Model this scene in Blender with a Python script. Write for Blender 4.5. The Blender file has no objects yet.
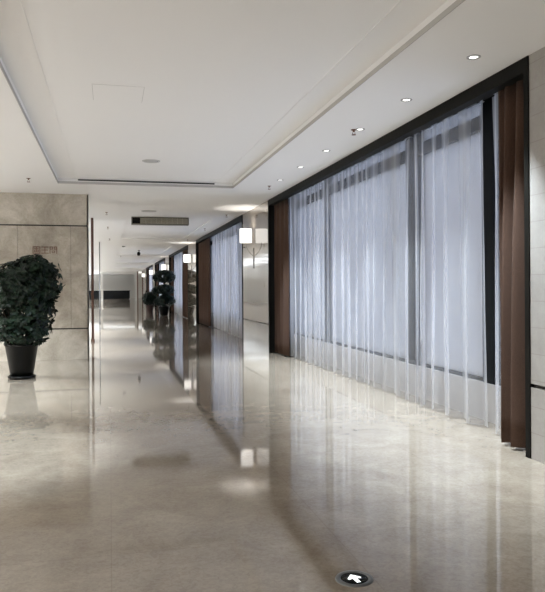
import bpy, bmesh, math, random
from mathutils import Vector, Matrix
random.seed(7)
S = bpy.context.scene
COL = S.collection
PI = math.pi

# ------------------------------------------------------------------ helpers
def lin(r, g, b):
    f = lambda c: c/12.92 if c <= .04045 else ((c+.055)/1.055)**2.4
    return (f(r/255), f(g/255), f(b/255), 1)

def new_mat(name):
    m = bpy.data.materials.new(name); m.use_nodes = True
    nt = m.node_tree; b = nt.nodes['Principled BSDF']
    return m, nt, b

def mat(name, col, rough=.5, metal=0, spec=.5, emit=None, estr=0, coat=0):
    m, nt, b = new_mat(name)
    b.inputs['Base Color'].default_value = col
    b.inputs['Roughness'].default_value = rough
    b.inputs['Metallic'].default_value = metal
    b.inputs['Specular IOR Level'].default_value = spec
    b.inputs['Coat Weight'].default_value = coat
    if emit:
        b.inputs['Emission Color'].default_value = emit
        b.inputs['Emission Strength'].default_value = estr
    return m

def N(nt, kind, **kw):
    n = nt.nodes.new(kind)
    for k, v in kw.items():
        if k in n.inputs: n.inputs[k].default_value = v
        else: setattr(n, k, v)
    return n

def ramp(nt, stops):
    n = nt.nodes.new('ShaderNodeValToRGB'); e = n.color_ramp.elements
    while len(e) > 1: e.remove(e[0])
    e[0].position, e[0].color = stops[0]
    for p, c in stops[1:]:
        x = e.new(p); x.color = c
    return n

def stone(name, c1, c2, c3, rough=.1, scale=1.2, coat=0, detail=6, vein=.35, seam=None, seam_col=None, spec=.5):
    """polished stone: cloudy base, fine grain, thin veins, optional straight joints"""
    m, nt, b = new_mat(name); L = nt.links
    g = N(nt, 'ShaderNodeNewGeometry')
    n1 = N(nt, 'ShaderNodeTexNoise', Scale=scale, Detail=detail, Roughness=.62, Distortion=.6)
    n2 = N(nt, 'ShaderNodeTexNoise', Scale=scale*11, Detail=4.0, Roughness=.65, Distortion=1.2)
    L.new(g.outputs['Position'], n1.inputs['Vector']); L.new(g.outputs['Position'], n2.inputs['Vector'])
    r1 = ramp(nt, [(.3, c1), (.52, c2), (.72, c3)])
    r2 = ramp(nt, [(.32, c1), (.6, c3)])
    L.new(n1.outputs['Fac'], r1.inputs[0]); L.new(n2.outputs['Fac'], r2.inputs[0])
    mx = N(nt, 'ShaderNodeMix', data_type='RGBA'); mx.inputs[0].default_value = vein
    L.new(r1.outputs[0], mx.inputs[6]); L.new(r2.outputs[0], mx.inputs[7])
    out = mx.outputs[2]
    if seam:
        br = N(nt, 'ShaderNodeTexBrick', Scale=1.0); br.offset = 0; br.offset_frequency = 2
        br.inputs['Brick Width'].default_value = seam[0]; br.inputs['Row Height'].default_value = seam[1]
        br.inputs['Mortar Size'].default_value = seam[2]; br.inputs['Mortar Smooth'].default_value = .0
        br.inputs['Color1'].default_value = (1, 1, 1, 1); br.inputs['Color2'].default_value = (.96, .96, .965, 1)
        br.inputs['Mortar'].default_value = seam_col or (.62, .60, .57, 1)
        if seam[3] == 'xy': L.new(g.outputs['Position'], br.inputs['Vector'])
        else:
            sp = N(nt, 'ShaderNodeSeparateXYZ'); cb = N(nt, 'ShaderNodeCombineXYZ')
            L.new(g.outputs['Position'], sp.inputs[0])
            L.new(sp.outputs[1 if seam[3] == 'yz' else 0], cb.inputs[0]); L.new(sp.outputs[2], cb.inputs[1])
            L.new(cb.outputs[0], br.inputs['Vector'])
        mm = N(nt, 'ShaderNodeMix', data_type='RGBA', blend_type='MULTIPLY'); mm.inputs[0].default_value = 1
        L.new(out, mm.inputs[6]); L.new(br.outputs['Color'], mm.inputs[7]); out = mm.outputs[2]
    L.new(out, b.inputs['Base Color'])
    b.inputs['Roughness'].default_value = rough
    b.inputs['Coat Weight'].default_value = coat
    b.inputs['Coat Roughness'].default_value = .03
    b.inputs['Specular IOR Level'].default_value = spec
    return m

class MB:
    """collects shapes, then links them as ONE mesh object"""
    def __init__(s): s.bm = bmesh.new()
    def box(s, x0, x1, y0, y1, z0, z1, bevel=0):
        r = bmesh.ops.create_cube(s.bm, size=1)
        M = Matrix.Translation(((x0+x1)/2, (y0+y1)/2, (z0+z1)/2)) @ Matrix.Diagonal((x1-x0, y1-y0, z1-z0, 1))
        bmesh.ops.transform(s.bm, matrix=M, verts=r['verts'])
        if bevel:
            ed = list({e for v in r['verts'] for e in v.link_edges})
            bmesh.ops.bevel(s.bm, geom=ed, offset=bevel, segments=2, affect='EDGES', profile=.5)
        return s
    def lathe(s, prof, c=(0, 0, 0), seg=32, M=None, cap=True):
        rings = []
        M = M or Matrix.Identity(4)
        for r, z in prof:
            rings.append([s.bm.verts.new(M @ Vector((c[0]+r*math.cos(2*PI*i/seg), c[1]+r*math.sin(2*PI*i/seg), c[2]+z))) for i in range(seg)])
        for a, b in zip(rings, rings[1:]):
            for i in range(seg):
                f = s.bm.faces.new((a[i], a[(i+1) % seg], b[(i+1) % seg], b[i])); f.smooth = True
        if cap:
            if prof[0][0] > 1e-4: s.bm.faces.new(rings[0][::-1])
            if prof[-1][0] > 1e-4: s.bm.faces.new(rings[-1])
        return s
    def tube(s, pts, rad, seg=8):
        pts = [Vector(p) for p in pts]
        if not isinstance(rad, (list, tuple)): rad = [rad]*len(pts)
        rings = []
        for i, p in enumerate(pts):
            d = (pts[min(i+1, len(pts)-1)]-pts[max(i-1, 0)]).normalized()
            u = d.cross(Vector((0, 0, 1)))
            if u.length < 1e-3: u = d.cross(Vector((1, 0, 0)))
            u.normalize(); v = d.cross(u)
            rings.append([s.bm.verts.new(p+rad[i]*(u*math.cos(2*PI*k/seg)+v*math.sin(2*PI*k/seg))) for k in range(seg)])
        for a, b in zip(rings, rings[1:]):
            for k in range(seg):
                f = s.bm.faces.new((a[k], a[(k+1) % seg], b[(k+1) % seg], b[k])); f.smooth = True
        s.bm.faces.new(rings[0][::-1]); s.bm.faces.new(rings[-1])
        return s
    def build(s, name, material, parent=None, loc=None):
        bmesh.ops.recalc_face_normals(s.bm, faces=s.bm.faces[:])
        me = bpy.data.meshes.new(name); s.bm.to_mesh(me); s.bm.free()
        me.materials.append(material)
        o = bpy.data.objects.new(name, me); COL.objects.link(o)
        if parent: o.parent = parent
        if loc: o.location = loc
        return o

def tag(o, label, cat, group=None):
    o['label'] = label; o['category'] = cat
    if group: o['group'] = group
    return o
def thing(name, label, cat, loc=(0, 0, 0), rz=0, group=None):
    o = bpy.data.objects.new(name, None); COL.objects.link(o)
    o.location = loc; o.rotation_euler = (0, 0, rz); o.empty_display_size = .1
    return tag(o, label, cat, group)
def struct(o):
    o['kind'] = 'structure'; return o
def dup(root, loc, label=None, rz=None):
    r = root.copy(); COL.objects.link(r); r.location = loc
    if rz is not None: r.rotation_euler = (0, 0, rz)
    if label: r['label'] = label
    for ch in list(root.children):
        c = ch.copy(); COL.objects.link(c); c.parent = r
        for g in list(ch.children):
            d = g.copy(); COL.objects.link(d); d.parent = c
    return r

# ------------------------------------------------------------------ materials
M_ceil = mat('ceiling_paint', lin(238, 236, 234), .75, spec=.2)
M_floor = stone('polished_floor_marble', lin(120, 108, 94), lin(138, 127, 113), lin(156, 146, 132), rough=.045, scale=2.6,
                detail=5, vein=.38, seam=(1.31, 1.31, .003, 'xy'), seam_col=(.86, .85, .84, 1), spec=.5)
M_floor.node_tree.nodes['Principled BSDF'].inputs['IOR'].default_value = 1.7
M_wall = stone('front_wall_marble', lin(130, 120, 106), lin(172, 163, 148), lin(206, 198, 185), rough=.28, scale=1.5, detail=7, vein=.16)
M_near = stone('near_wall_travertine', lin(146, 141, 135), lin(158, 153, 148), lin(170, 166, 161), rough=.35, scale=2.2, vein=.25,
               seam=(30.0, .228, .004, 'yz'), seam_col=(.80, .78, .76, 1))
M_pillar = stone('polished_pillar_marble', lin(100, 90, 77), lin(124, 114, 101), lin(148, 138, 124), rough=.04, scale=1.6, coat=.35, vein=.28, spec=.7)
M_groove = mat('dark_joint', lin(38, 33, 28), .6)
M_plain = mat('pale_wall_paint', lin(214, 211, 207), .7, spec=.2)
M_sill = mat('grey_sill_paint', lin(168, 165, 163), .7, spec=.2)
M_casing = mat('blackened_bronze_casing', lin(20, 19, 16), .6, spec=.1)
M_frame = mat('dark_window_frame', lin(16, 19, 22), .6, spec=.1)
M_black = mat('black_plastic', lin(9, 9, 10), .6, spec=.2)
M_white = mat('white_plastic', lin(225, 224, 222), .45)
M_chrome = mat('satin_metal', lin(190, 188, 184), .25, .9)
M_darksteel = mat('dark_steel_plate', lin(92, 90, 86), .4, .5)
M_bronze = mat('bronze', lin(122, 92, 76), .6, .2)
M_brownpost = mat('brown_post', lin(104, 74, 62), .5)
M_greypost = mat('grey_post', lin(118, 118, 120), .5)
M_lens = mat('lit_lens', (1, 1, 1, 1), .5, emit=(1, .97, .92, 1), estr=4)
M_pot = mat('black_glazed_pot', lin(6, 7, 7), .3, spec=.2)
M_redpot = mat('red_clay_pot', lin(56, 36, 33), .6)
M_soil = mat('soil', lin(30, 25, 20), .9)
M_bark = mat('bark', lin(58, 48, 38), .8)
M_desk = mat('black_desk_panel', lin(8, 9, 10), .7, spec=.1)
M_slot = mat('slot_black', lin(40, 40, 40), .6)
M_beige = mat('beige_grille', lin(200, 195, 178), .5)
M_arrow = mat('lit_arrow', (1, 1, 1, 1), .5, emit=(.93, 1, .98, 1), estr=1.0)

def leaf_mat(name, c1, c2):
    m, nt, b = new_mat(name); L = nt.links
    g = N(nt, 'ShaderNodeNewGeometry'); n = N(nt, 'ShaderNodeTexNoise', Scale=9.0, Detail=2.0)
    L.new(g.outputs['Position'], n.inputs['Vector'])
    r = ramp(nt, [(.35, c1), (.65, c2)]); L.new(n.outputs['Fac'], r.inputs[0]); L.new(r.outputs[0], b.inputs['Base Color'])
    b.inputs['Roughness'].default_value = .4
    b.inputs['Specular IOR Level'].default_value = .22
    return m
M_leaf = leaf_mat('dark_glossy_leaf', lin(10, 20, 12), lin(24, 42, 28))
M_leaf2 = leaf_mat('deep_green_leaf', lin(10, 20, 15), lin(22, 38, 29))

def cloth_mat(name, c1, c2, rough=.9, sheen=.04):
    m, nt, b = new_mat(name); L = nt.links
    g = N(nt, 'ShaderNodeNewGeometry'); n = N(nt, 'ShaderNodeTexNoise', Scale=190.0, Detail=2.0)
    L.new(g.outputs['Position'], n.inputs['Vector'])
    r = ramp(nt, [(.35, c1), (.65, c2)]); L.new(n.outputs['Fac'], r.inputs[0]); L.new(r.outputs[0], b.inputs['Base Color'])
    b.inputs['Roughness'].default_value = rough; b.inputs['Sheen Weight'].default_value = sheen
    b.inputs['Specular IOR Level'].default_value = .15
    return m
M_drape = cloth_mat('brown_drape_cloth', lin(66, 49, 40), lin(86, 66, 55))
M_tape = cloth_mat('drape_heading_tape', lin(52, 38, 34), lin(64, 48, 42))

def sheer_mat():
    m, nt, b = new_mat('white_voile'); L = nt.links
    nt.nodes.remove(b); out = nt.nodes['Material Output']
    g = N(nt, 'ShaderNodeNewGeometry'); mp = N(nt, 'ShaderNodeVectorMath', operation='MULTIPLY'); mp.inputs[1].default_value = (22, 22, .8)
    L.new(g.outputs['Position'], mp.inputs[0])
    n = N(nt, 'ShaderNodeTexNoise', Scale=1.0, Detail=2.0); L.new(mp.outputs[0], n.inputs['Vector'])
    r = ramp(nt, [(.3, (.215, .215, .215, 1)), (.7, (.245, .245, .245, 1))]); L.new(n.outputs['Fac'], r.inputs[0])
    lw = N(nt, 'ShaderNodeLayerWeight', Blend=.5); pw = N(nt, 'ShaderNodeMath', operation='POWER'); pw.inputs[1].default_value = 2.2
    L.new(lw.outputs['Facing'], pw.inputs[0]); ma = N(nt, 'ShaderNodeMath', operation='MULTIPLY_ADD'); ma.inputs[1].default_value = .55
    L.new(pw.outputs[0], ma.inputs[0]); L.new(r.outputs[0], ma.inputs[2])      # weave seen edge-on closes up
    d = N(nt, 'ShaderNodeBsdfDiffuse', Color=(.80, .79, .79, 1)); t = N(nt, 'ShaderNodeBsdfTranslucent', Color=(.82, .82, .84, 1))
    a = N(nt, 'ShaderNodeMixShader'); a.inputs[0].default_value = .5
    L.new(d.outputs[0], a.inputs[1]); L.new(t.outputs[0], a.inputs[2])
    tr = N(nt, 'ShaderNodeBsdfTransparent', Color=(.97, .97, .98, 1))
    mx = N(nt, 'ShaderNodeMixShader'); L.new(ma.outputs[0], mx.inputs[0])
    L.new(tr.outputs[0], mx.inputs[1]); L.new(a.outputs[0], mx.inputs[2]); L.new(mx.outputs[0], out.inputs[0])
    return m
M_sheer = sheer_mat()

def glass_mat():
    m, nt, b = new_mat('window_glass'); L = nt.links
    nt.nodes.remove(b); out = nt.nodes['Material Output']
    tr = N(nt, 'ShaderNodeBsdfTransparent', Color=(.985, .99, .99, 1)); gl = N(nt, 'ShaderNodeBsdfGlossy', Roughness=.35)
    fr = N(nt, 'ShaderNodeFresnel', IOR=1.2); mx = N(nt, 'ShaderNodeMixShader')
    L.new(fr.outputs[0], mx.inputs[0]); L.new(tr.outputs[0], mx.inputs[1]); L.new(gl.outputs[0], mx.inputs[2]); L.new(mx.outputs[0], out.inputs[0])
    return m
M_glass = glass_mat()

def shade_mat():
    m, nt, b = new_mat('lit_fabric_shade'); L = nt.links
    b.inputs['Base Color'].default_value = (.9, .88, .85, 1); b.inputs['Roughness'].default_value = .7
    b.inputs['Emission Color'].default_value = (1, .965, .92, 1); b.inputs['Emission Strength'].default_value = 1.5
    return m
M_shade = shade_mat()

# ------------------------------------------------------------------ setting
XW = 3.55                 # face of the window wall
PITCH = 13.45
WIN = [(5.22+PITCH*k if k == 0 else 4.95+PITCH*k-.07, 15.2+PITCH*k+.05*min(k, 1)) for k in range(5)]
ENDY = 102.0
struct(MB().box(-7.2, 4.6, -6.2, ENDY+.2, -.12, 0).build('floor', M_floor))

# ceiling: stepped trays cut in one surface
def ceil_level(x, y):
    if -.95 < x < 2.43 and -3 < y < 13.52:
        return 2 if (-.62 < x < 2.10 and -2.67 < y < 13.19) else 1
    for k in range(5):
        if .45 < x < 2.92 and 19.65+PITCH*k < y < 28+PITCH*k: return 3
    return 0
ZL = [3.5, 3.605, 3.611, 3.53]
cx = [-7.2, -.95, -.62, .45, 2.10, 2.43, 2.92, XW+.08]
cy = sorted([-6.2, -3, -2.67, 13.19, 13.52, ENDY+.2] + [v+PITCH*k for k in range(5) for v in (19.65, 28)])
bm = bmesh.new()
nx, ny = len(cx)-1, len(cy)-1
lev = [[ceil_level((cx[i]+cx[i+1])/2, (cy[j]+cy[j+1])/2) for j in range(ny)] for i in range(nx)]
def quad(*p): bm.faces.new([bm.verts.new(q) for q in p])
for i in range(nx):
    for j in range(ny):
        z = ZL[lev[i][j]]; a, b_, c_, d_ = cx[i], cx[i+1], cy[j], cy[j+1]
        quad((a, c_, z), (a, d_, z), (b_, d_, z), (b_, c_, z))
        if i+1 < nx and lev[i+1][j] != lev[i][j]:
            z2 = ZL[lev[i+1][j]]; quad((b_, c_, z), (b_, d_, z), (b_, d_, z2), (b_, c_, z2))
        if j+1 < ny and lev[i][j+1] != lev[i][j]:
            z2 = ZL[lev[i][j+1]]; quad((a, d_, z), (b_, d_, z), (b_, d_, z2), (a, d_, z2))
me = bpy.data.meshes.new('ceiling'); bm.to_mesh(me); bm.free(); me.materials.append(M_ceil)
o = bpy.data.objects.new('ceiling', me); COL.objects.link(o); struct(o)

mb = MB()
mb.box(-.952, -.944, -3, 13.52, 3.5, 3.545).box(2.424, 2.432, -3, 13.52, 3.5, 3.545).box(-.944, 2.424, 13.512, 13.522, 3.5, 3.545)
struct(mb.build('trim_4', mat('painted_edge_shade', lin(186, 183, 179), .7, spec=.1)))  # flat grey strips, the shade on the tray edges painted in
# outer walls of the hall (out of frame)
struct(MB().box(-7.2, -7.0, -6.2, ENDY, 0, 3.7).build('wall_left', M_plain))
struct(MB().box(-7.0, 4.6, -6.2, -6.0, 0, 3.7).build('wall_back', M_plain))
struct(MB().box(-7.2, 4.6, ENDY, ENDY+.2, 0, 3.7).build('wall_far', M_plain))

# stone clad wall that closes the lobby on the left of the corridor
w = struct(MB().box(-7.0, -.46, 15.02, 15.30, 0, 3.5).build('wall_front', M_groove))
mb = MB()
g = .006
xs = [-7.0, -5.04, -3.98, -2.92, -1.86, -.80, -.44]
for (z0, z1) in ((0, .636), (.664, 2.816), (2.845, 3.5)):
    if z0 < .1: cuts = [-7.0, -4.4, -.44]
    elif z0 > 2.8: cuts = [-7.0, -2.9, -.44]
    else: cuts = xs
    for a, b_ in zip(cuts, cuts[1:]): mb.box(a+g/2 if a > -6.9 else a, b_-g/2 if b_ < -.5 else b_, 15.0, 15.025, z0, z1)
mb.box(-.465, -.44, 15.0, 15.32, 0, .636); mb.box(-.465, -.44, 15.0, 15.32, .664, 2.816); mb.box(-.465, -.44, 15.0, 15.32, 2.845, 3.5)
mb.build('stone_panels', M_wall, w)

# window wall: near stretch with a shadow joint, then a pier between every two windows
n = struct(MB().box(XW+.03, 4.45, -6.0, WIN[0][0], 0, 3.8).build('wall_right', M_groove))
mb = MB()
for (z0, z1) in ((0, .62), (.652, 3.5)): mb.box(XW, XW+.031, -6.0, WIN[0][0], z0, z1)
mb.build('stone_panels', M_near, n)
for k in range(5):
    y0 = WIN[k][1]; y1 = WIN[k+1][0] if k < 4 else ENDY
    struct(MB().box(XW, 4.45, y0, y1, 0, 3.8).build('wall_right', M_pillar))
# thin dark dado line cut into the piers
for k in range(5):
    y0 = WIN[k][1]; y1 = WIN[k+1][0] if k < 4 else 72
    struct(MB().box(XW-.003, XW+.01, y0+.005, y1-.005, .635, .655).build('trim_2', M_groove))

for k, (y0, y1) in enumerate(WIN):
    struct(MB().box(4.06, 4.35, y0, y1, 0, .42).build('wall_sill', M_sill))
    # soffit box above the opening
    struct(MB().box(XW+.08, 4.45, y0, y1, 3.75, 3.82).build('trim_1', M_casing))
    # black casing round the opening
    mb = MB().box(XW-.012, XW+.10, y0, y1, 3.37, 3.499)
    mb.box(XW+.08, XW+.10, y0, y1, 3.499, 3.75)
    mb.box(XW-.012, 4.06, y0, y0+.065, 0, 3.37); mb.box(XW-.012, 4.06, y1-.065, y1, 0, 3.37)
    mb.box(XW+.10, 4.06, y0, y0+.065, 3.37, 3.75); mb.box(XW+.10, 4.06, y1-.065, y1, 3.37, 3.75)
    struct(mb.build('trim_1', M_casing))
    # window: frame, mullions, transom, panes
    mb = MB().box(4.10, 4.22, y0, y1, .42, .455).box(4.10, 4.22, y0, y1, 3.28, 3.44).box(4.10, 4.22, y0, y1, 3.69, 3.75)
    n_b = 5; mw = .11
    for j in range(n_b+1):
        yc = y0+1.56+1.95*(j-1) if 0 < j < n_b else (y0+.05 if j == 0 else y1-.05)
        mw = .17 if j == 2 else (.12 if j == 1 else .045)
        if j != 3: mb.box(4.08, 4.24, yc-mw, yc+mw, .42, 3.75)
    wf = struct(mb.build('window_%d' % (k+1), M_frame))
    MB().box(4.15, 4.158, y0+.02, y1-.02, .45, 3.72).build('glass', M_glass, wf)

# portal at the far end of the corridor
mb = MB().box(-1.05, -.78, 83.2, 83.5, 0, 3.5).box(2.92, 3.19, 83.2, 83.5, 0, 3.5).box(-.78, 2.92, 83.2, 83.5, 3.22, 3.5)
struct(mb.build('door_1', M_white))
struct(MB().box(3.19, 3.32, 83.15, 83.5, 0, 3.5).build('trim_3', M_brownpost))

# ------------------------------------------------------------------ curtains
def cloth(name, x, y0, y1, z0, z1, lam, amp, material, parent, seed, flare=1.0, rows=16, thick=0, gather=(), zref=None):
    rnd = random.Random(seed)
    n_ = max(8, int((y1-y0)/lam*16))
    # irregular phase: each pleat has its own width and depth
    ph = [0.0]; am = []; cur = rnd.uniform(.7, 1.3); a_cur = rnd.uniform(.6, 1.2); tgt = rnd.uniform(.5, 1.4); ta = rnd.uniform(.55, 1.25)
    for i in range(n_):
        if i % 16 == 0: tgt = rnd.uniform(.55, 1.5); ta = rnd.uniform(.5, 1.3)
        cur += (tgt-cur)*.12; a_cur += (ta-a_cur)*.12
        y = y0+(y1-y0)*i/n_
        gf = 1.0
        for gy, gw, gs in gather:
            gf += (gs-1)*math.exp(-((y-gy)/gw)**2)
        ph.append(ph[-1]+(y1-y0)/n_/lam*2*PI*cur*gf); am.append(a_cur)
    am.append(a_cur)
    off = [rnd.uniform(-1, 1) for _ in range(6)]
    bm = bmesh.new(); grid = []
    for r in range(rows+1):
        t = r/rows; z = z1+(z0-z1)*t
        row = []
        for i in range(n_+1):
            u = i/n_; y = y0+(y1-y0)*u
            k = (.45+.55*min(1, t*2.2))*(1+.25*t*flare)
            s_ = math.sin(ph[i]+.35*math.sin(2.1*t+off[0]+3*u))
            sh = s_*(1-.25*s_*s_)
            dx = amp*am[i]*k*sh + .012*math.sin(ph[i]*.37+off[1]+2*t)
            dy = .35*lam*.5*math.sin(2*ph[i]+off[2])*t*.5 + .03*math.sin(3*t+off[3])*t*(1-abs(2*u-1))
            dy += (u-.5)*-.06*math.sin(PI*t)
            row.append(bm.verts.new((x+dx, y+dy, z)))
        grid.append(row)
    for a, b_ in zip(grid, grid[1:]):
        for i in range(n_):
            f = bm.faces.new((a[i], a[i+1], b_[i+1], b_[i])); f.smooth = True
    me = bpy.data.meshes.new(name); bm.to_mesh(me); bm.free(); me.materials.append(material)
    o = bpy.data.objects.new(name, me); COL.objects.link(o); o.parent = parent
    if thick:
        md = o.modifiers.new('cloth', 'SOLIDIFY'); md.thickness = thick; md.offset = 0
    return o

def sheer(y0, y1, label, seed, lam=.34, amp=.062, gather=(), x=3.81, group=None):
    t = thing('sheer_curtain', label, 'curtain', (x, (y0+y1)/2, 0), group=group)
    d = (y1-y0)/2
    cloth('sheer_panel', 0, -d, d, .018, 3.43, lam, amp, M_sheer, t, seed, gather=[(gy-(y0+y1)/2, gw, gs) for gy, gw, gs in gather])
    cloth('heading', 0, -d, d, 3.43, 3.466, lam, amp*.45, M_sheer, t, seed, rows=2, gather=[(gy-(y0+y1)/2, gw, gs) for gy, gw, gs in gather])
    return t
def drape(y0, y1, label, seed, x=3.685, lam=.2, amp=.05):
    t = thing('brown_drape', label, 'curtain', (x, (y0+y1)/2, 0))
    d = (y1-y0)/2
    cloth('drape_panel', 0, -d, d, .03, 3.40, lam, amp, M_drape, t, seed, rows=14, thick=.006)
    cloth('heading', 0, -d, d, 3.40, 3.462, lam, amp*.5, M_tape, t, seed, rows=2, thick=.006)
    return t

# near window: five sheer panels between two brown drapes
sheer(5.74, 6.24, 'narrow white sheer curtain squeezed beside the nearest brown drape', 11, lam=.2, amp=.05)
sheer(6.42, 8.02, 'white sheer curtain right of the dark gap in the near window', 12, lam=.36, gather=[(6.55, .15, 1.5), (8.0, .25, 2.2)])
sheer(8.06, 9.90, 'white sheer curtain in the middle of the near window, left of the dark mullion', 13, lam=.38, gather=[(8.15, .25, 2.2), (9.9, .25, 2.2)])
sheer(9.93, 11.60, 'white sheer curtain second from the far brown drape of the near window', 14, lam=.36, gather=[(10.0, .2, 2.0)])
sheer(11.63, 14.36, 'pale sheer curtain touching the far brown drape of the near window', 15, lam=.38)
drape(5.34, 5.84, 'brown drape hanging beside the near stone wall at the right', 21, x=3.665, lam=.19, amp=.10)
drape(14.05, 15.12, 'brown drape at the far end of the near window, beside the wall lamp pier', 22, x=3.70, lam=.26, amp=.07)
# the windows beyond
y0, y1 = WIN[1]
sheer(y0+.45, 25.75, 'wide bluish sheer curtain across the second window along the corridor', 31)
drape(y0+.09, y0+.50, 'thin edge of a dark drape behind the first pier with the wall lamp', 32)
drape(25.7, y1-.09, 'dark drape closing the far end of the second window', 33)
y0, y1 = WIN[2]
drape(y0+.09, 35.45, 'dark drape at the near end of the third window, beyond the second wall lamp', 34)
sheer(35.4, 41.3, 'pale grey sheer curtain behind the tiered potted tree', 35)
drape(41.2, y1-.09, 'dark drape at the far end of the third window, hidden behind the tiered tree', 36)
y0, y1 = WIN[3]
drape(y0+.09, y0+2.2, 'dark drape at the near end of the fourth window, above the tiered tree', 37)
sheer(y0+2.2, y1-1.2, 'sheer curtain on the fourth window, far along the corridor', 38)
drape(y1-1.2, y1-.09, 'dark drape at the far end of the fourth window', 39)
y0, y1 = WIN[4]
drape(y0+.09, y0+1.6, 'dark drape at the near end of the farthest window', 40)
sheer(y0+1.6, y1-1.0, 'sheer curtain on the farthest window of the corridor', 41)
drape(y1-1.0, y1-.09, 'dark drape at the far end of the farthest window', 42)
for k, (y0, y1) in enumerate(WIN):
    t = thing('curtain_track', ['dark curtain track above the nearest window', 'dark curtain track above the second window', 'dark curtain track above the third window',
              'dark curtain track above the fourth window', 'dark curtain track above the farthest window'][k], 'curtain track', (0, (y0+y1)/2, 0))
    d = (y1-y0)/2-.067
    MB().box(3.755, 3.865, -d, d, 3.466, 3.749).build('sheer_rail', M_casing, t)
    MB().box(3.655, 3.725, -d, d, 3.470, 3.749).build('drape_rail', M_casing, t)

# ------------------------------------------------------------------ wall lamps
LAMP_Y = [16.85, 30.27, 43.75, 57.2, 70.6]
def make_sconce():
    t = thing('wall_lamp', 'lit white wall lamp on the nearest polished pier, between first and second window', 'wall lamp', (XW, LAMP_Y[0], 0))
    mb = MB(); R = .155; c = (-.205, 0, 0)
    mb.lathe([(R, 2.63), (R, 2.98), (R-.006, 2.98), (R-.006, 2.63), (R, 2.63)], c, 40, cap=False)
    sh = mb.build('lamp_shade', M_shade, t)
    MB().box(-.014, 0, -.022, .022, 1.98, 2.50, bevel=.004).build('back_plate', M_darksteel, t)
    MB().tube([(-.01, 0, 2.30), (-.06, 0, 2.33), (-.14, 0, 2.42), (-.19, 0, 2.53), (-.205, 0, 2.63), (-.205, 0, 2.70)], .007).build('arm', M_chrome, t)
    mb = MB().lathe([(.012, 2.68), (.03, 2.70), (.03, 2.76), (.02, 2.80), (.001, 2.82)], c, 16)
    for a in range(3):
        an = a*2*PI/3
        mb.tube([(c[0], 0, 2.70), (c[0]+R*.98*math.cos(an), R*.98*math.sin(an), 2.70)], .004, 6)
    mb.build('lamp_holder', M_chrome, t)
    return t
sc0 = make_sconce()
dup(sc0, (XW, LAMP_Y[1], 0), 'lit white wall lamp on the second pier, above and right of the tiered tree')
dup(sc0, (XW, LAMP_Y[2], 0), 'lit white wall lamp just above the tiered tree in the corridor')
dup(sc0, (XW, LAMP_Y[3], 0), 'small lit wall lamp fourth along the corridor, beyond the tiered tree')
dup(sc0, (XW, LAMP_Y[4], 0), 'farthest lit wall lamp of the corridor, near the white portal')

def light(name, kind, loc, energy, col=(1, .95, .88), size=.1, rot=(0, 0, 0), **kw):
    L = bpy.data.lights.new(name, kind); L.energy = energy; L.color = col
    if kind == 'AREA': L.shape = 'DISK'; L.size = size
    else: L.shadow_soft_size = size
    for k, v in kw.items(): setattr(L, k, v)
    o = bpy.data.objects.new(name, L); COL.objects.link(o); o.location = loc; o.rotation_euler = rot
    return o
for y in LAMP_Y:
    light('lamp_bulb', 'POINT', (XW-.205, y, 2.86), 20, (1, .96, .90), .035)

# ------------------------------------------------------------------ ceiling fittings
def make_downlight():
    t = thing('downlight', '', 'downlight', (0, 0, 3.5))
    MB().lathe([(.038, 0), (.039, -.006), (.060, -.006), (.062, 0)], seg=32, cap=False).build('trim_ring', mat('grey_ring', lin(160, 158, 156), .4), t)
    MB().lathe([(.039, -.002), (.0, -.003)], seg=32).build('lens', M_lens, t)
    return t
dl_lab = ['nearest and largest lit downlight, above the right end of the curtains', 'second lit downlight from the camera along the curtain side',
          'third lit downlight, just beside the right sprinkler', 'fourth lit downlight from the camera along the curtain side',
          'fifth lit downlight from the camera along the curtain side', 'sixth lit downlight, beside the far sprinkler near the corridor', ]
dl = make_downlight()
for i in range(6):
    y = 5.36+1.385*i
    o = dl if i == 0 else dup(dl, (3.10, y, 3.5))
    o.location = (3.10, y, 3.5); o['label'] = dl_lab[i]; o['group'] = 'downlights along the curtains'
NEU = (.87, .945, 1)
for i in range(-1, 7):
    light('downlight_beam', 'SPOT', (3.10, 5.36+1.385*i, 3.485), 1120 if i >= 0 else 600, (.78, .90, 1), .04, spot_size=math.radians(62), spot_blend=1.0)

def make_sprinkler():
    t = thing('sprinkler', '', 'sprinkler', (0, 0, 3.5))
    MB().lathe([(.036, 0), (.034, -.008), (.014, -.012), (.012, -.03), (.001, -.031)], seg=20).build('escutcheon', M_bronze, t)
    mb = MB().tube([(.012, 0, -.028), (.02, 0, -.045), (.004, 0, -.066)], .004, 6).tube([(-.012, 0, -.028), (-.02, 0, -.045), (-.004, 0, -.066)], .004, 6)
    mb.build('frame', M_bronze, t)
    MB().lathe([(.001, -.064), (.028, -.064), (.028, -.069), (.001, -.069)], seg=20).build('deflector', M_bronze, t)
    return t
spr = make_sprinkler()
for i, (x, y, lab) in enumerate([
        (3.03, 8.17, 'sprinkler head hanging beside the third downlight near the curtains'),
        (-1.42, 13.0, 'sprinkler head on the ceiling above the big potted plant'),
        (3.07, 13.05, 'sprinkler head on the ceiling where the near window ends'),
        (-.07, 18.4, 'sprinkler head nearest the camera above the brown post'),
        (-.05, 22.8, 'sprinkler head second behind the brown post in the corridor'),
        (0.0, 28.2, 'sprinkler head third in the row left of the air grille'),
        (3.13, 18.45, 'sprinkler head near the top of the second window'),
        (3.13, 22.85, 'sprinkler head halfway along the second window'),
        (3.16, 28.3, 'sprinkler head beside the second wall lamp'),
        (.67, 43.0, 'tiny far sprinkler head in the middle of the corridor ceiling')]):
    o = spr if i == 0 else dup(spr, (x, y, 3.5))
    o.location = (x, y, 3.5); o['label'] = lab; o['group'] = 'sprinkler heads'
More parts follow.
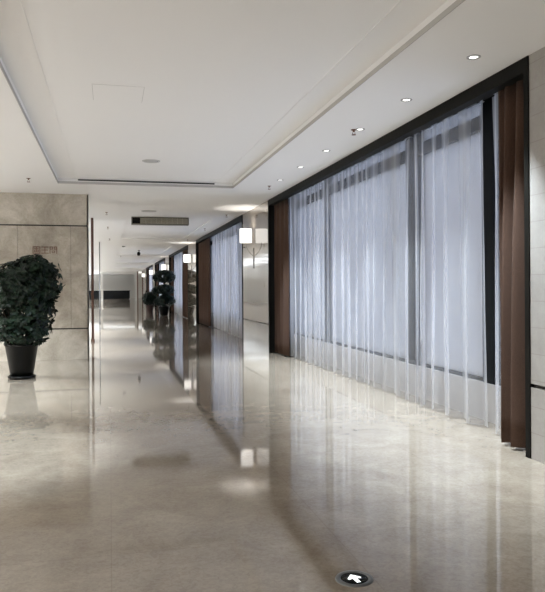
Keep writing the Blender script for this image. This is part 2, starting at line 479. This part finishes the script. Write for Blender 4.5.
# smoke detector, dome camera, speaker
t = thing('smoke_detector', 'round smoke detector on the corridor ceiling, left of the dome camera', 'smoke detector', (.65, 33.0, 3.53))
MB().lathe([(.10, 0), (.10, -.02), (.085, -.03), (.07, -.075), (.001, -.085)], seg=24).build('body', mat('grey_plastic', lin(92, 92, 92), .5), t)
t = thing('security_camera', 'small dark security camera hanging from the corridor ceiling', 'camera', (1.53, 37.0, 3.53))
MB().lathe([(.07, 0), (.07, -.02), (.02, -.03), (.02, -.16), (.001, -.16)], seg=16).build('mount', M_black, t)
MB().lathe([(.001, -.09), (.06, -.08), (.085, -.02), (.085, .16), (.07, .2), (.001, .2)], (0, 0, 0), 20, Matrix.Translation((-.02, 0, -.22)) @ Matrix.Rotation(math.radians(72), 4, 'X')).build('camera_body', M_black, t)
t = thing('ceiling_speaker', 'flat round grey ceiling speaker above the lobby', 'speaker', (.68, 11.45, 3.611))
MB().lathe([(.15, 0), (.148, -.008), (.128, -.010), (.128, -.004), (.001, -.004)], seg=40).build('ring', mat('speaker_ring', lin(196, 194, 191), .6), t)
MB().lathe([(.127, -.005), (.06, -.009), (.001, -.010)], seg=40).build('mesh_cover', mat('speaker_mesh', lin(185, 183, 180), .8), t)
# access panel in the tray
t = thing('access_panel', 'flush square access panel in the lobby ceiling', 'access panel', (.10, 7.56, 3.611))
MB().box(-.262, .262, -.30, .30, -.003, 0).build('panel', M_ceil, t)
mb = MB()
for s_ in (-1, 1): mb.box(s_*.266-.002, s_*.266+.002, -.304, .304, -.0015, 0)
mb.box(-.268, .268, .302, .306, -.0015, 0); mb.box(-.268, .268, -.306, -.302, -.0015, 0)
mb.build('joint', mat('panel_joint', lin(190, 188, 185), .7), t)
# slot diffuser in the far face of the tray
t = thing('slot_diffuser', 'long thin dark air slot along the far edge of the ceiling tray', 'air vent', (.735, 13.52, 0))
MB().box(-1.33, 1.33, -.012, 0, 3.552, 3.600).build('frame', M_ceil, t)
MB().box(-1.315, 1.315, -.016, -.006, 3.563, 3.592).build('slot', M_slot, t)
# corridor grille
t = thing('air_grille', 'rectangular air grille with slats hung under the corridor ceiling, dark at its left end', 'air vent', (1.40, 19.4, 0))
mb = MB().box(-.80, .80, .02, .24, 3.285, 3.503)
mb.box(-.80, .80, -.012, .02, 3.285, 3.31).box(-.80, .80, -.012, .02, 3.475, 3.4995).box(-.80, -.775, -.012, .02, 3.31, 3.475).box(.775, .80, -.012, .02, 3.31, 3.475)
mb.build('housing', mat('grille_frame', lin(120, 117, 108), .5), t)
MB().box(-.775, -.56, -.008, .022, 3.31, 3.475).build('damper', M_black, t)
MB().box(-.56, .775, .012, .022, 3.31, 3.475).build('backing', mat('grille_back', lin(95, 92, 82), .7), t)
mb = MB()
for i in range(5): mb.box(-.555, .772, -.008, .012, 3.318+.032*i, 3.334+.032*i)
for i in range(9): mb.box(-.555+.1475*i, -.549+.1475*i, -.01, .012, 3.312, 3.473)
mb.build('slats', M_beige, t)
# small round diffuser on the ceiling before the grille
t = tag(MB().lathe([(.20, 0), (.19, -.012), (.15, -.014), (.001, -.006)], seg=32).build('ceiling_diffuser', mat('diffuser_grey', lin(186, 184, 181), .6), loc=(1.0, 17.9, 3.5)),
        'faint round diffuser on the ceiling in front of the air grille', 'air vent')

# ------------------------------------------------------------------ posts, desk, sign, floor light
t = thing('brown_post', 'slim brown post rising to the ceiling beside the stone wall', 'post', (-.475, 19.95, 0))
MB().box(-.035, .035, -.06, .06, 0, 3.499, bevel=.006).build('shaft', M_brownpost, t)
MB().box(-.05, .05, -.075, .075, 0, .06, bevel=.005).build('base', M_brownpost, t)
t = thing('grey_post', 'thin grey post standing deeper in the corridor on the left', 'post', (-.42, 30.2, 0))
MB().box(-.022, .022, -.05, .05, 0, 3.499, bevel=.005).build('shaft', M_greypost, t)
MB().box(-.035, .035, -.065, .065, 0, .05, bevel=.005).build('base', M_greypost, t)
t = thing('reception_desk', 'long low black desk at the far end beyond the white portal', 'desk', (-.2, 95, 0))
MB().box(-2.9, 2.85, -.3, .35, .1, 1.13).build('front_panel', M_desk, t)
MB().box(-2.8, 2.75, -.25, .3, 0, .1).build('plinth', M_black, t)
MB().box(-2.95, 2.9, -.36, .4, 1.13, 1.19, bevel=.01).build('desk_top', M_desk, t)

# three bronze characters on the stone wall (too blurred in the photograph to read)
t = thing('wall_sign', 'three small bronze characters fixed on the stone wall above the big plant', 'sign', (-1.33, 15.0, 2.235))
def glyph(x, bars, s=.15):
    mb = MB()
    for a, b_, c_, d_ in bars: mb.box(x+a*s, x+b_*s, -.012, 0, c_*s, d_*s)
    return mb.build('character', M_bronze, t)
glyph(-.235, [(0, .09, 0, 1), (.91, 1, 0, 1), (0, 1, .91, 1), (0, 1, 0, .09), (.2, .8, .68, .76), (.2, .8, .46, .54), (.2, .8, .22, .3), (.46, .54, .22, .9), (.2, .28, .22, .54), (.72, .8, .22, .54)])
glyph(-.065, [(.05, .95, .88, .97), (.1, .9, .46, .55), (0, 1, .02, .11), (.45, .55, .05, .95)])
glyph(.105, [(0, .1, 0, 1), (.9, 1, 0, 1), (0, .42, .91, 1), (.58, 1, .91, 1), (.34, .42, .55, 1), (.58, .66, .55, 1), (0, .42, .74, .8), (.58, 1, .74, .8), (0, .42, .55, .62), (.58, 1, .55, .62), (.3, .7, .1, .17), (.3, .37, .1, .4), (.63, .7, .1, .4), (.25, .75, .36, .43)])

t = thing('floor_guide_light', 'round metal-rimmed guide light with white arrow set in the marble floor', 'floor light', (1.212, 3.30, 0))
MB().lathe([(.098, 0), (.094, .006), (.080, .008), (.070, .004), (.070, .0)], seg=48, cap=False).build('rim', mat('dark_steel', lin(110, 112, 112), .4, .7), t)
MB().lathe([(.071, .0), (.071, .0042), (.001, .0042)], seg=48).build('dark_disc', mat('dark_glass', lin(7, 10, 10), .25, spec=.12), t)
bm = bmesh.new()
tip = Vector((-.004, .046)); tail = Vector((.006, -.052))
d = (tip-tail).normalized(); p = Vector((d.y, -d.x)); pts = []
Ln = (tip-tail).length
for (u, v) in [(0, -.011), (.5, -.011), (.42, -.033), (.56, -.038), (1, 0), (.56, .038), (.42, .033), (.5, .011), (0, .011)]:
    pts.append(tail+d*(u*Ln)+p*v)
vs0 = [bm.verts.new((q.x, q.y, .0043)) for q in pts]; vs1 = [bm.verts.new((q.x, q.y, .0052)) for q in pts]
bm.faces.new(vs1); bm.faces.new(vs0[::-1])
for i in range(len(pts)):
    j = (i+1) % len(pts); bm.faces.new((vs0[i], vs0[j], vs1[j], vs1[i]))
me = bpy.data.meshes.new('arrow'); bm.to_mesh(me); bm.free(); me.materials.append(M_arrow)
o = bpy.data.objects.new('arrow', me); COL.objects.link(o); o.parent = t; o['label'] = 'white arrow pointing up the corridor'

# ------------------------------------------------------------------ plants
def leaf(bm, base, d, up, L, W):
    d = d.normalized(); s_ = d.cross(up)
    if s_.length < 1e-3: s_ = d.cross(Vector((1, 0, 0)))
    s_.normalize(); n_ = s_.cross(d)
    pts = [(0, 0, 0), (.33, .5, .02), (.7, .42, -.03), (1.0, 0, -.16), (.7, -.42, -.03), (.33, -.5, .02), (.33, 0, -.05), (.7, 0, -.1)]
    v = [bm.verts.new(base+d*(a*L)+s_*(b_*W)+n_*(c_*L)) for a, b_, c_ in pts]
    for f in ((0, 6, 1), (1, 6, 7, 2), (2, 7, 3), (0, 5, 6), (5, 4, 7, 6), (4, 3, 7)): bm.faces.new([v[i] for i in f])

def foliage(name, material, parent, blobs, L, rnd, per=6):
    """blobs: (centre, radii, whorl count)"""
    bm = bmesh.new()
    for c, r, cnt in blobs:
        for _ in range(cnt):
            z = rnd.uniform(-1, 1); a = rnd.uniform(0, 2*PI); q = math.sqrt(1-z*z)
            n_ = Vector((q*math.cos(a), q*math.sin(a), z))
            k = rnd.uniform(.55, 1.0)**.5
            pos = Vector((c[0]+n_.x*r[0]*k, c[1]+n_.y*r[1]*k, c[2]+n_.z*r[2]*k))
            ax = (n_+Vector((0, 0, .25))).normalized()
            u = ax.cross(Vector((0, 0, 1)));
            if u.length < .05: u = Vector((1, 0, 0))
            u.normalize(); v = ax.cross(u); a0 = rnd.uniform(0, 6)
            for j in range(per):
                an = a0+2*PI*j/per+rnd.uniform(-.3, .3)
                d = ax*rnd.uniform(.2, .6)+u*math.cos(an)+v*math.sin(an)+Vector((0, 0, -.55))
                leaf(bm, pos, d, ax, L*rnd.uniform(.7, 1.2), L*rnd.uniform(.42, .58))
    me = bpy.data.meshes.new(name); bm.to_mesh(me); bm.free(); me.materials.append(material)
    o = bpy.data.objects.new(name, me); COL.objects.link(o); o.parent = parent
    return o

rnd = random.Random(3)
t = thing('potted_plant', 'big bushy dark green plant in a black pot before the stone wall', 'plant', (-1.44, 12.05, 0))
MB().lathe([(.001, 0), (.21, 0), (.22, .012), (.225, .05), (.21, .055), (.20, .03), (.001, .03)], seg=40).build('saucer', M_pot, t)
MB().lathe([(.17, .031), (.18, .04), (.262, .545), (.272, .55), (.272, .585), (.25, .585), (.24, .54), (.001, .535)], seg=40).build('pot', M_pot, t)
MB().lathe([(.238, .536), (.1, .55), (.001, .555)], seg=24).build('soil', M_soil, t)
mb = MB()
for i in range(9):
    a = i*2*PI/9+.2; r1 = rnd.uniform(.2, .42); h = rnd.uniform(1.1, 1.85)
    mb.tube([(.06*math.cos(a), .06*math.sin(a), .54), (.1*math.cos(a), .1*math.sin(a), .8), (r1*.7*math.cos(a), r1*.7*math.sin(a), h*.75), (r1*math.cos(a), r1*math.sin(a), h)], [.014, .012, .009, .005], 6)
mb.build('stems', M_bark, t)
blobs = [((0, 0, 1.55), (.52, .52, .47), 300), ((.2, -.05, 1.78), (.42, .42, .32), 130), ((-.2, .05, 1.6), (.42, .42, .36), 100), ((.42, -.1, 1.62), (.24, .25, .34), 80),
         ((.04, 0, 1.14), (.52, .48, .42), 250), ((.06, -.05, .80), (.41, .40, .22), 90), ((-.1, 0, .82), (.42, .40, .22), 60)]
foliage('foliage', M_leaf, t, blobs, .105, rnd)

t = thing('tiered_tree', 'tall tree trimmed in three leafy tiers in a dark pot down the corridor', 'tree', (2.86, 37.4, 0))
MB().lathe([(.20, 0), (.22, .02), (.30, .46), (.31, .50), (.27, .50), (.26, .46), (.001, .45)], seg=28).build('pot', M_pot, t)
MB().tube([(0, 0, .44), (.03, .02, 1.0), (-.02, 0, 1.6), (.06, 0, 2.2)], [.05, .045, .035, .02], 8).build('trunk', M_bark, t)
for c, r, cnt in [((.10, 0, .84), (.52, .45, .34), 210), ((.03, 0, 1.45), (.56, .5, .26), 190), ((.06, 0, 2.16), (.58, .5, .34), 240)]:
    foliage('foliage_tier', M_leaf2, t, [(c, r, cnt), ((c[0]-.42, c[1], c[2]-.08), (.25, .25, .16), 45)], .13, rnd)

t = thing('bushy_plant', 'low dark bushy plant in a reddish pot behind the tiered tree', 'plant', (2.42, 43.2, 0))
MB().lathe([(.17, 0), (.18, .02), (.24, .38), (.25, .42), (.22, .42), (.21, .38), (.001, .37)], seg=24).build('pot', M_redpot, t)
MB().tube([(0, 0, .36), (.02, 0, .7), (0, .03, 1.0)], [.03, .025, .015], 6).build('stem', M_bark, t)
foliage('foliage', M_leaf2, t, [((0, 0, .88), (.46, .42, .42), 240)], .12, rnd)

# ------------------------------------------------------------------ light
NEU = (.87, .945, 1)
for x, y in ((-4.8, -3.5), (-4.8, .5), (-4.8, 4.5), (-4.8, 8.5), (-4.8, 12.5), (0.7, -4)):      # added fill lamps for ceiling and floor, left of the picture and behind it
    light('fill_uplight', 'AREA', (x, y, 2.3), 92, NEU, .5, rot=(PI, 0, 0))
    light('fill_downlight', 'AREA', (x, y, 2.25), 125, (1, .965, .91), .5)
for x, y, a in ((-1.5, 6.5, 58), (-1.9, 9.9, 84), (-2.2, 13.3, 84)):  # outer two read from floor pools; middle one added to brighten the floor
    light('downlight_beam', 'SPOT', (x, y, 3.485), 1150 if y > 13 else 1600, (.78, .90, 1), .05, spot_size=math.radians(a), spot_blend=.7)
for i in range(13):  # unseen fill lamps, added to brighten the corridor floor and ceiling
    light('corridor_fill', 'SPOT', (-1.7, 17.0+6.3*i, 3.48), 2800, NEU, .12, spot_size=math.radians(100), spot_blend=.6)
    light('fill_uplight', 'AREA', (-4.0, 22.0+6.3*i, 2.3), 350, NEU, .5, rot=(PI, 0, 0))
light('fill_uplight', 'AREA', (1.0, 88, 2.3), 1000, NEU, .5, rot=(PI, 0, 0))  # added fill that lifts the room beyond the portal
w = bpy.data.worlds.new('dusk_sky'); S.world = w; w.use_nodes = True
bg = w.node_tree.nodes['Background']
bg.inputs['Color'].default_value = (1.2, 1.40, 1.88, 1); bg.inputs['Strength'].default_value = 1.0

# ------------------------------------------------------------------ camera
f = 680.0; yaw = math.atan(162.7/f); roll = .006
c_, s_ = math.cos(yaw), math.sin(yaw)
lvl = lambda a, b: Vector((a*c_, -a*s_, b))
X = lvl(1, -roll).normalized(); Y = lvl(roll, 1).normalized(); Z = X.cross(Y)
cam = bpy.data.cameras.new('camera'); co = bpy.data.objects.new('camera', cam); COL.objects.link(co)
co.matrix_world = Matrix(((X.x, Y.x, Z.x, 0), (X.y, Y.y, Z.y, 0), (X.z, Y.z, Z.z, 1.5), (0, 0, 0, 1)))
cam.sensor_fit = 'VERTICAL'; cam.sensor_height = 24; cam.lens = f*24/592
cam.shift_y = -(296-287.32)/592
cam.clip_end = 300
S.camera = co
S.view_settings.view_transform = 'Standard'; S.view_settings.look = 'None'; S.view_settings.gamma = 1
S.view_settings.exposure = -0.13
S.view_settings.use_curve_mapping = False
S.cycles.use_denoising = True
S.cycles.max_bounces = 10; S.cycles.diffuse_bounces = 5; S.cycles.glossy_bounces = 5; S.cycles.transparent_max_bounces = 24
S.cycles.sample_clamp_indirect = 8
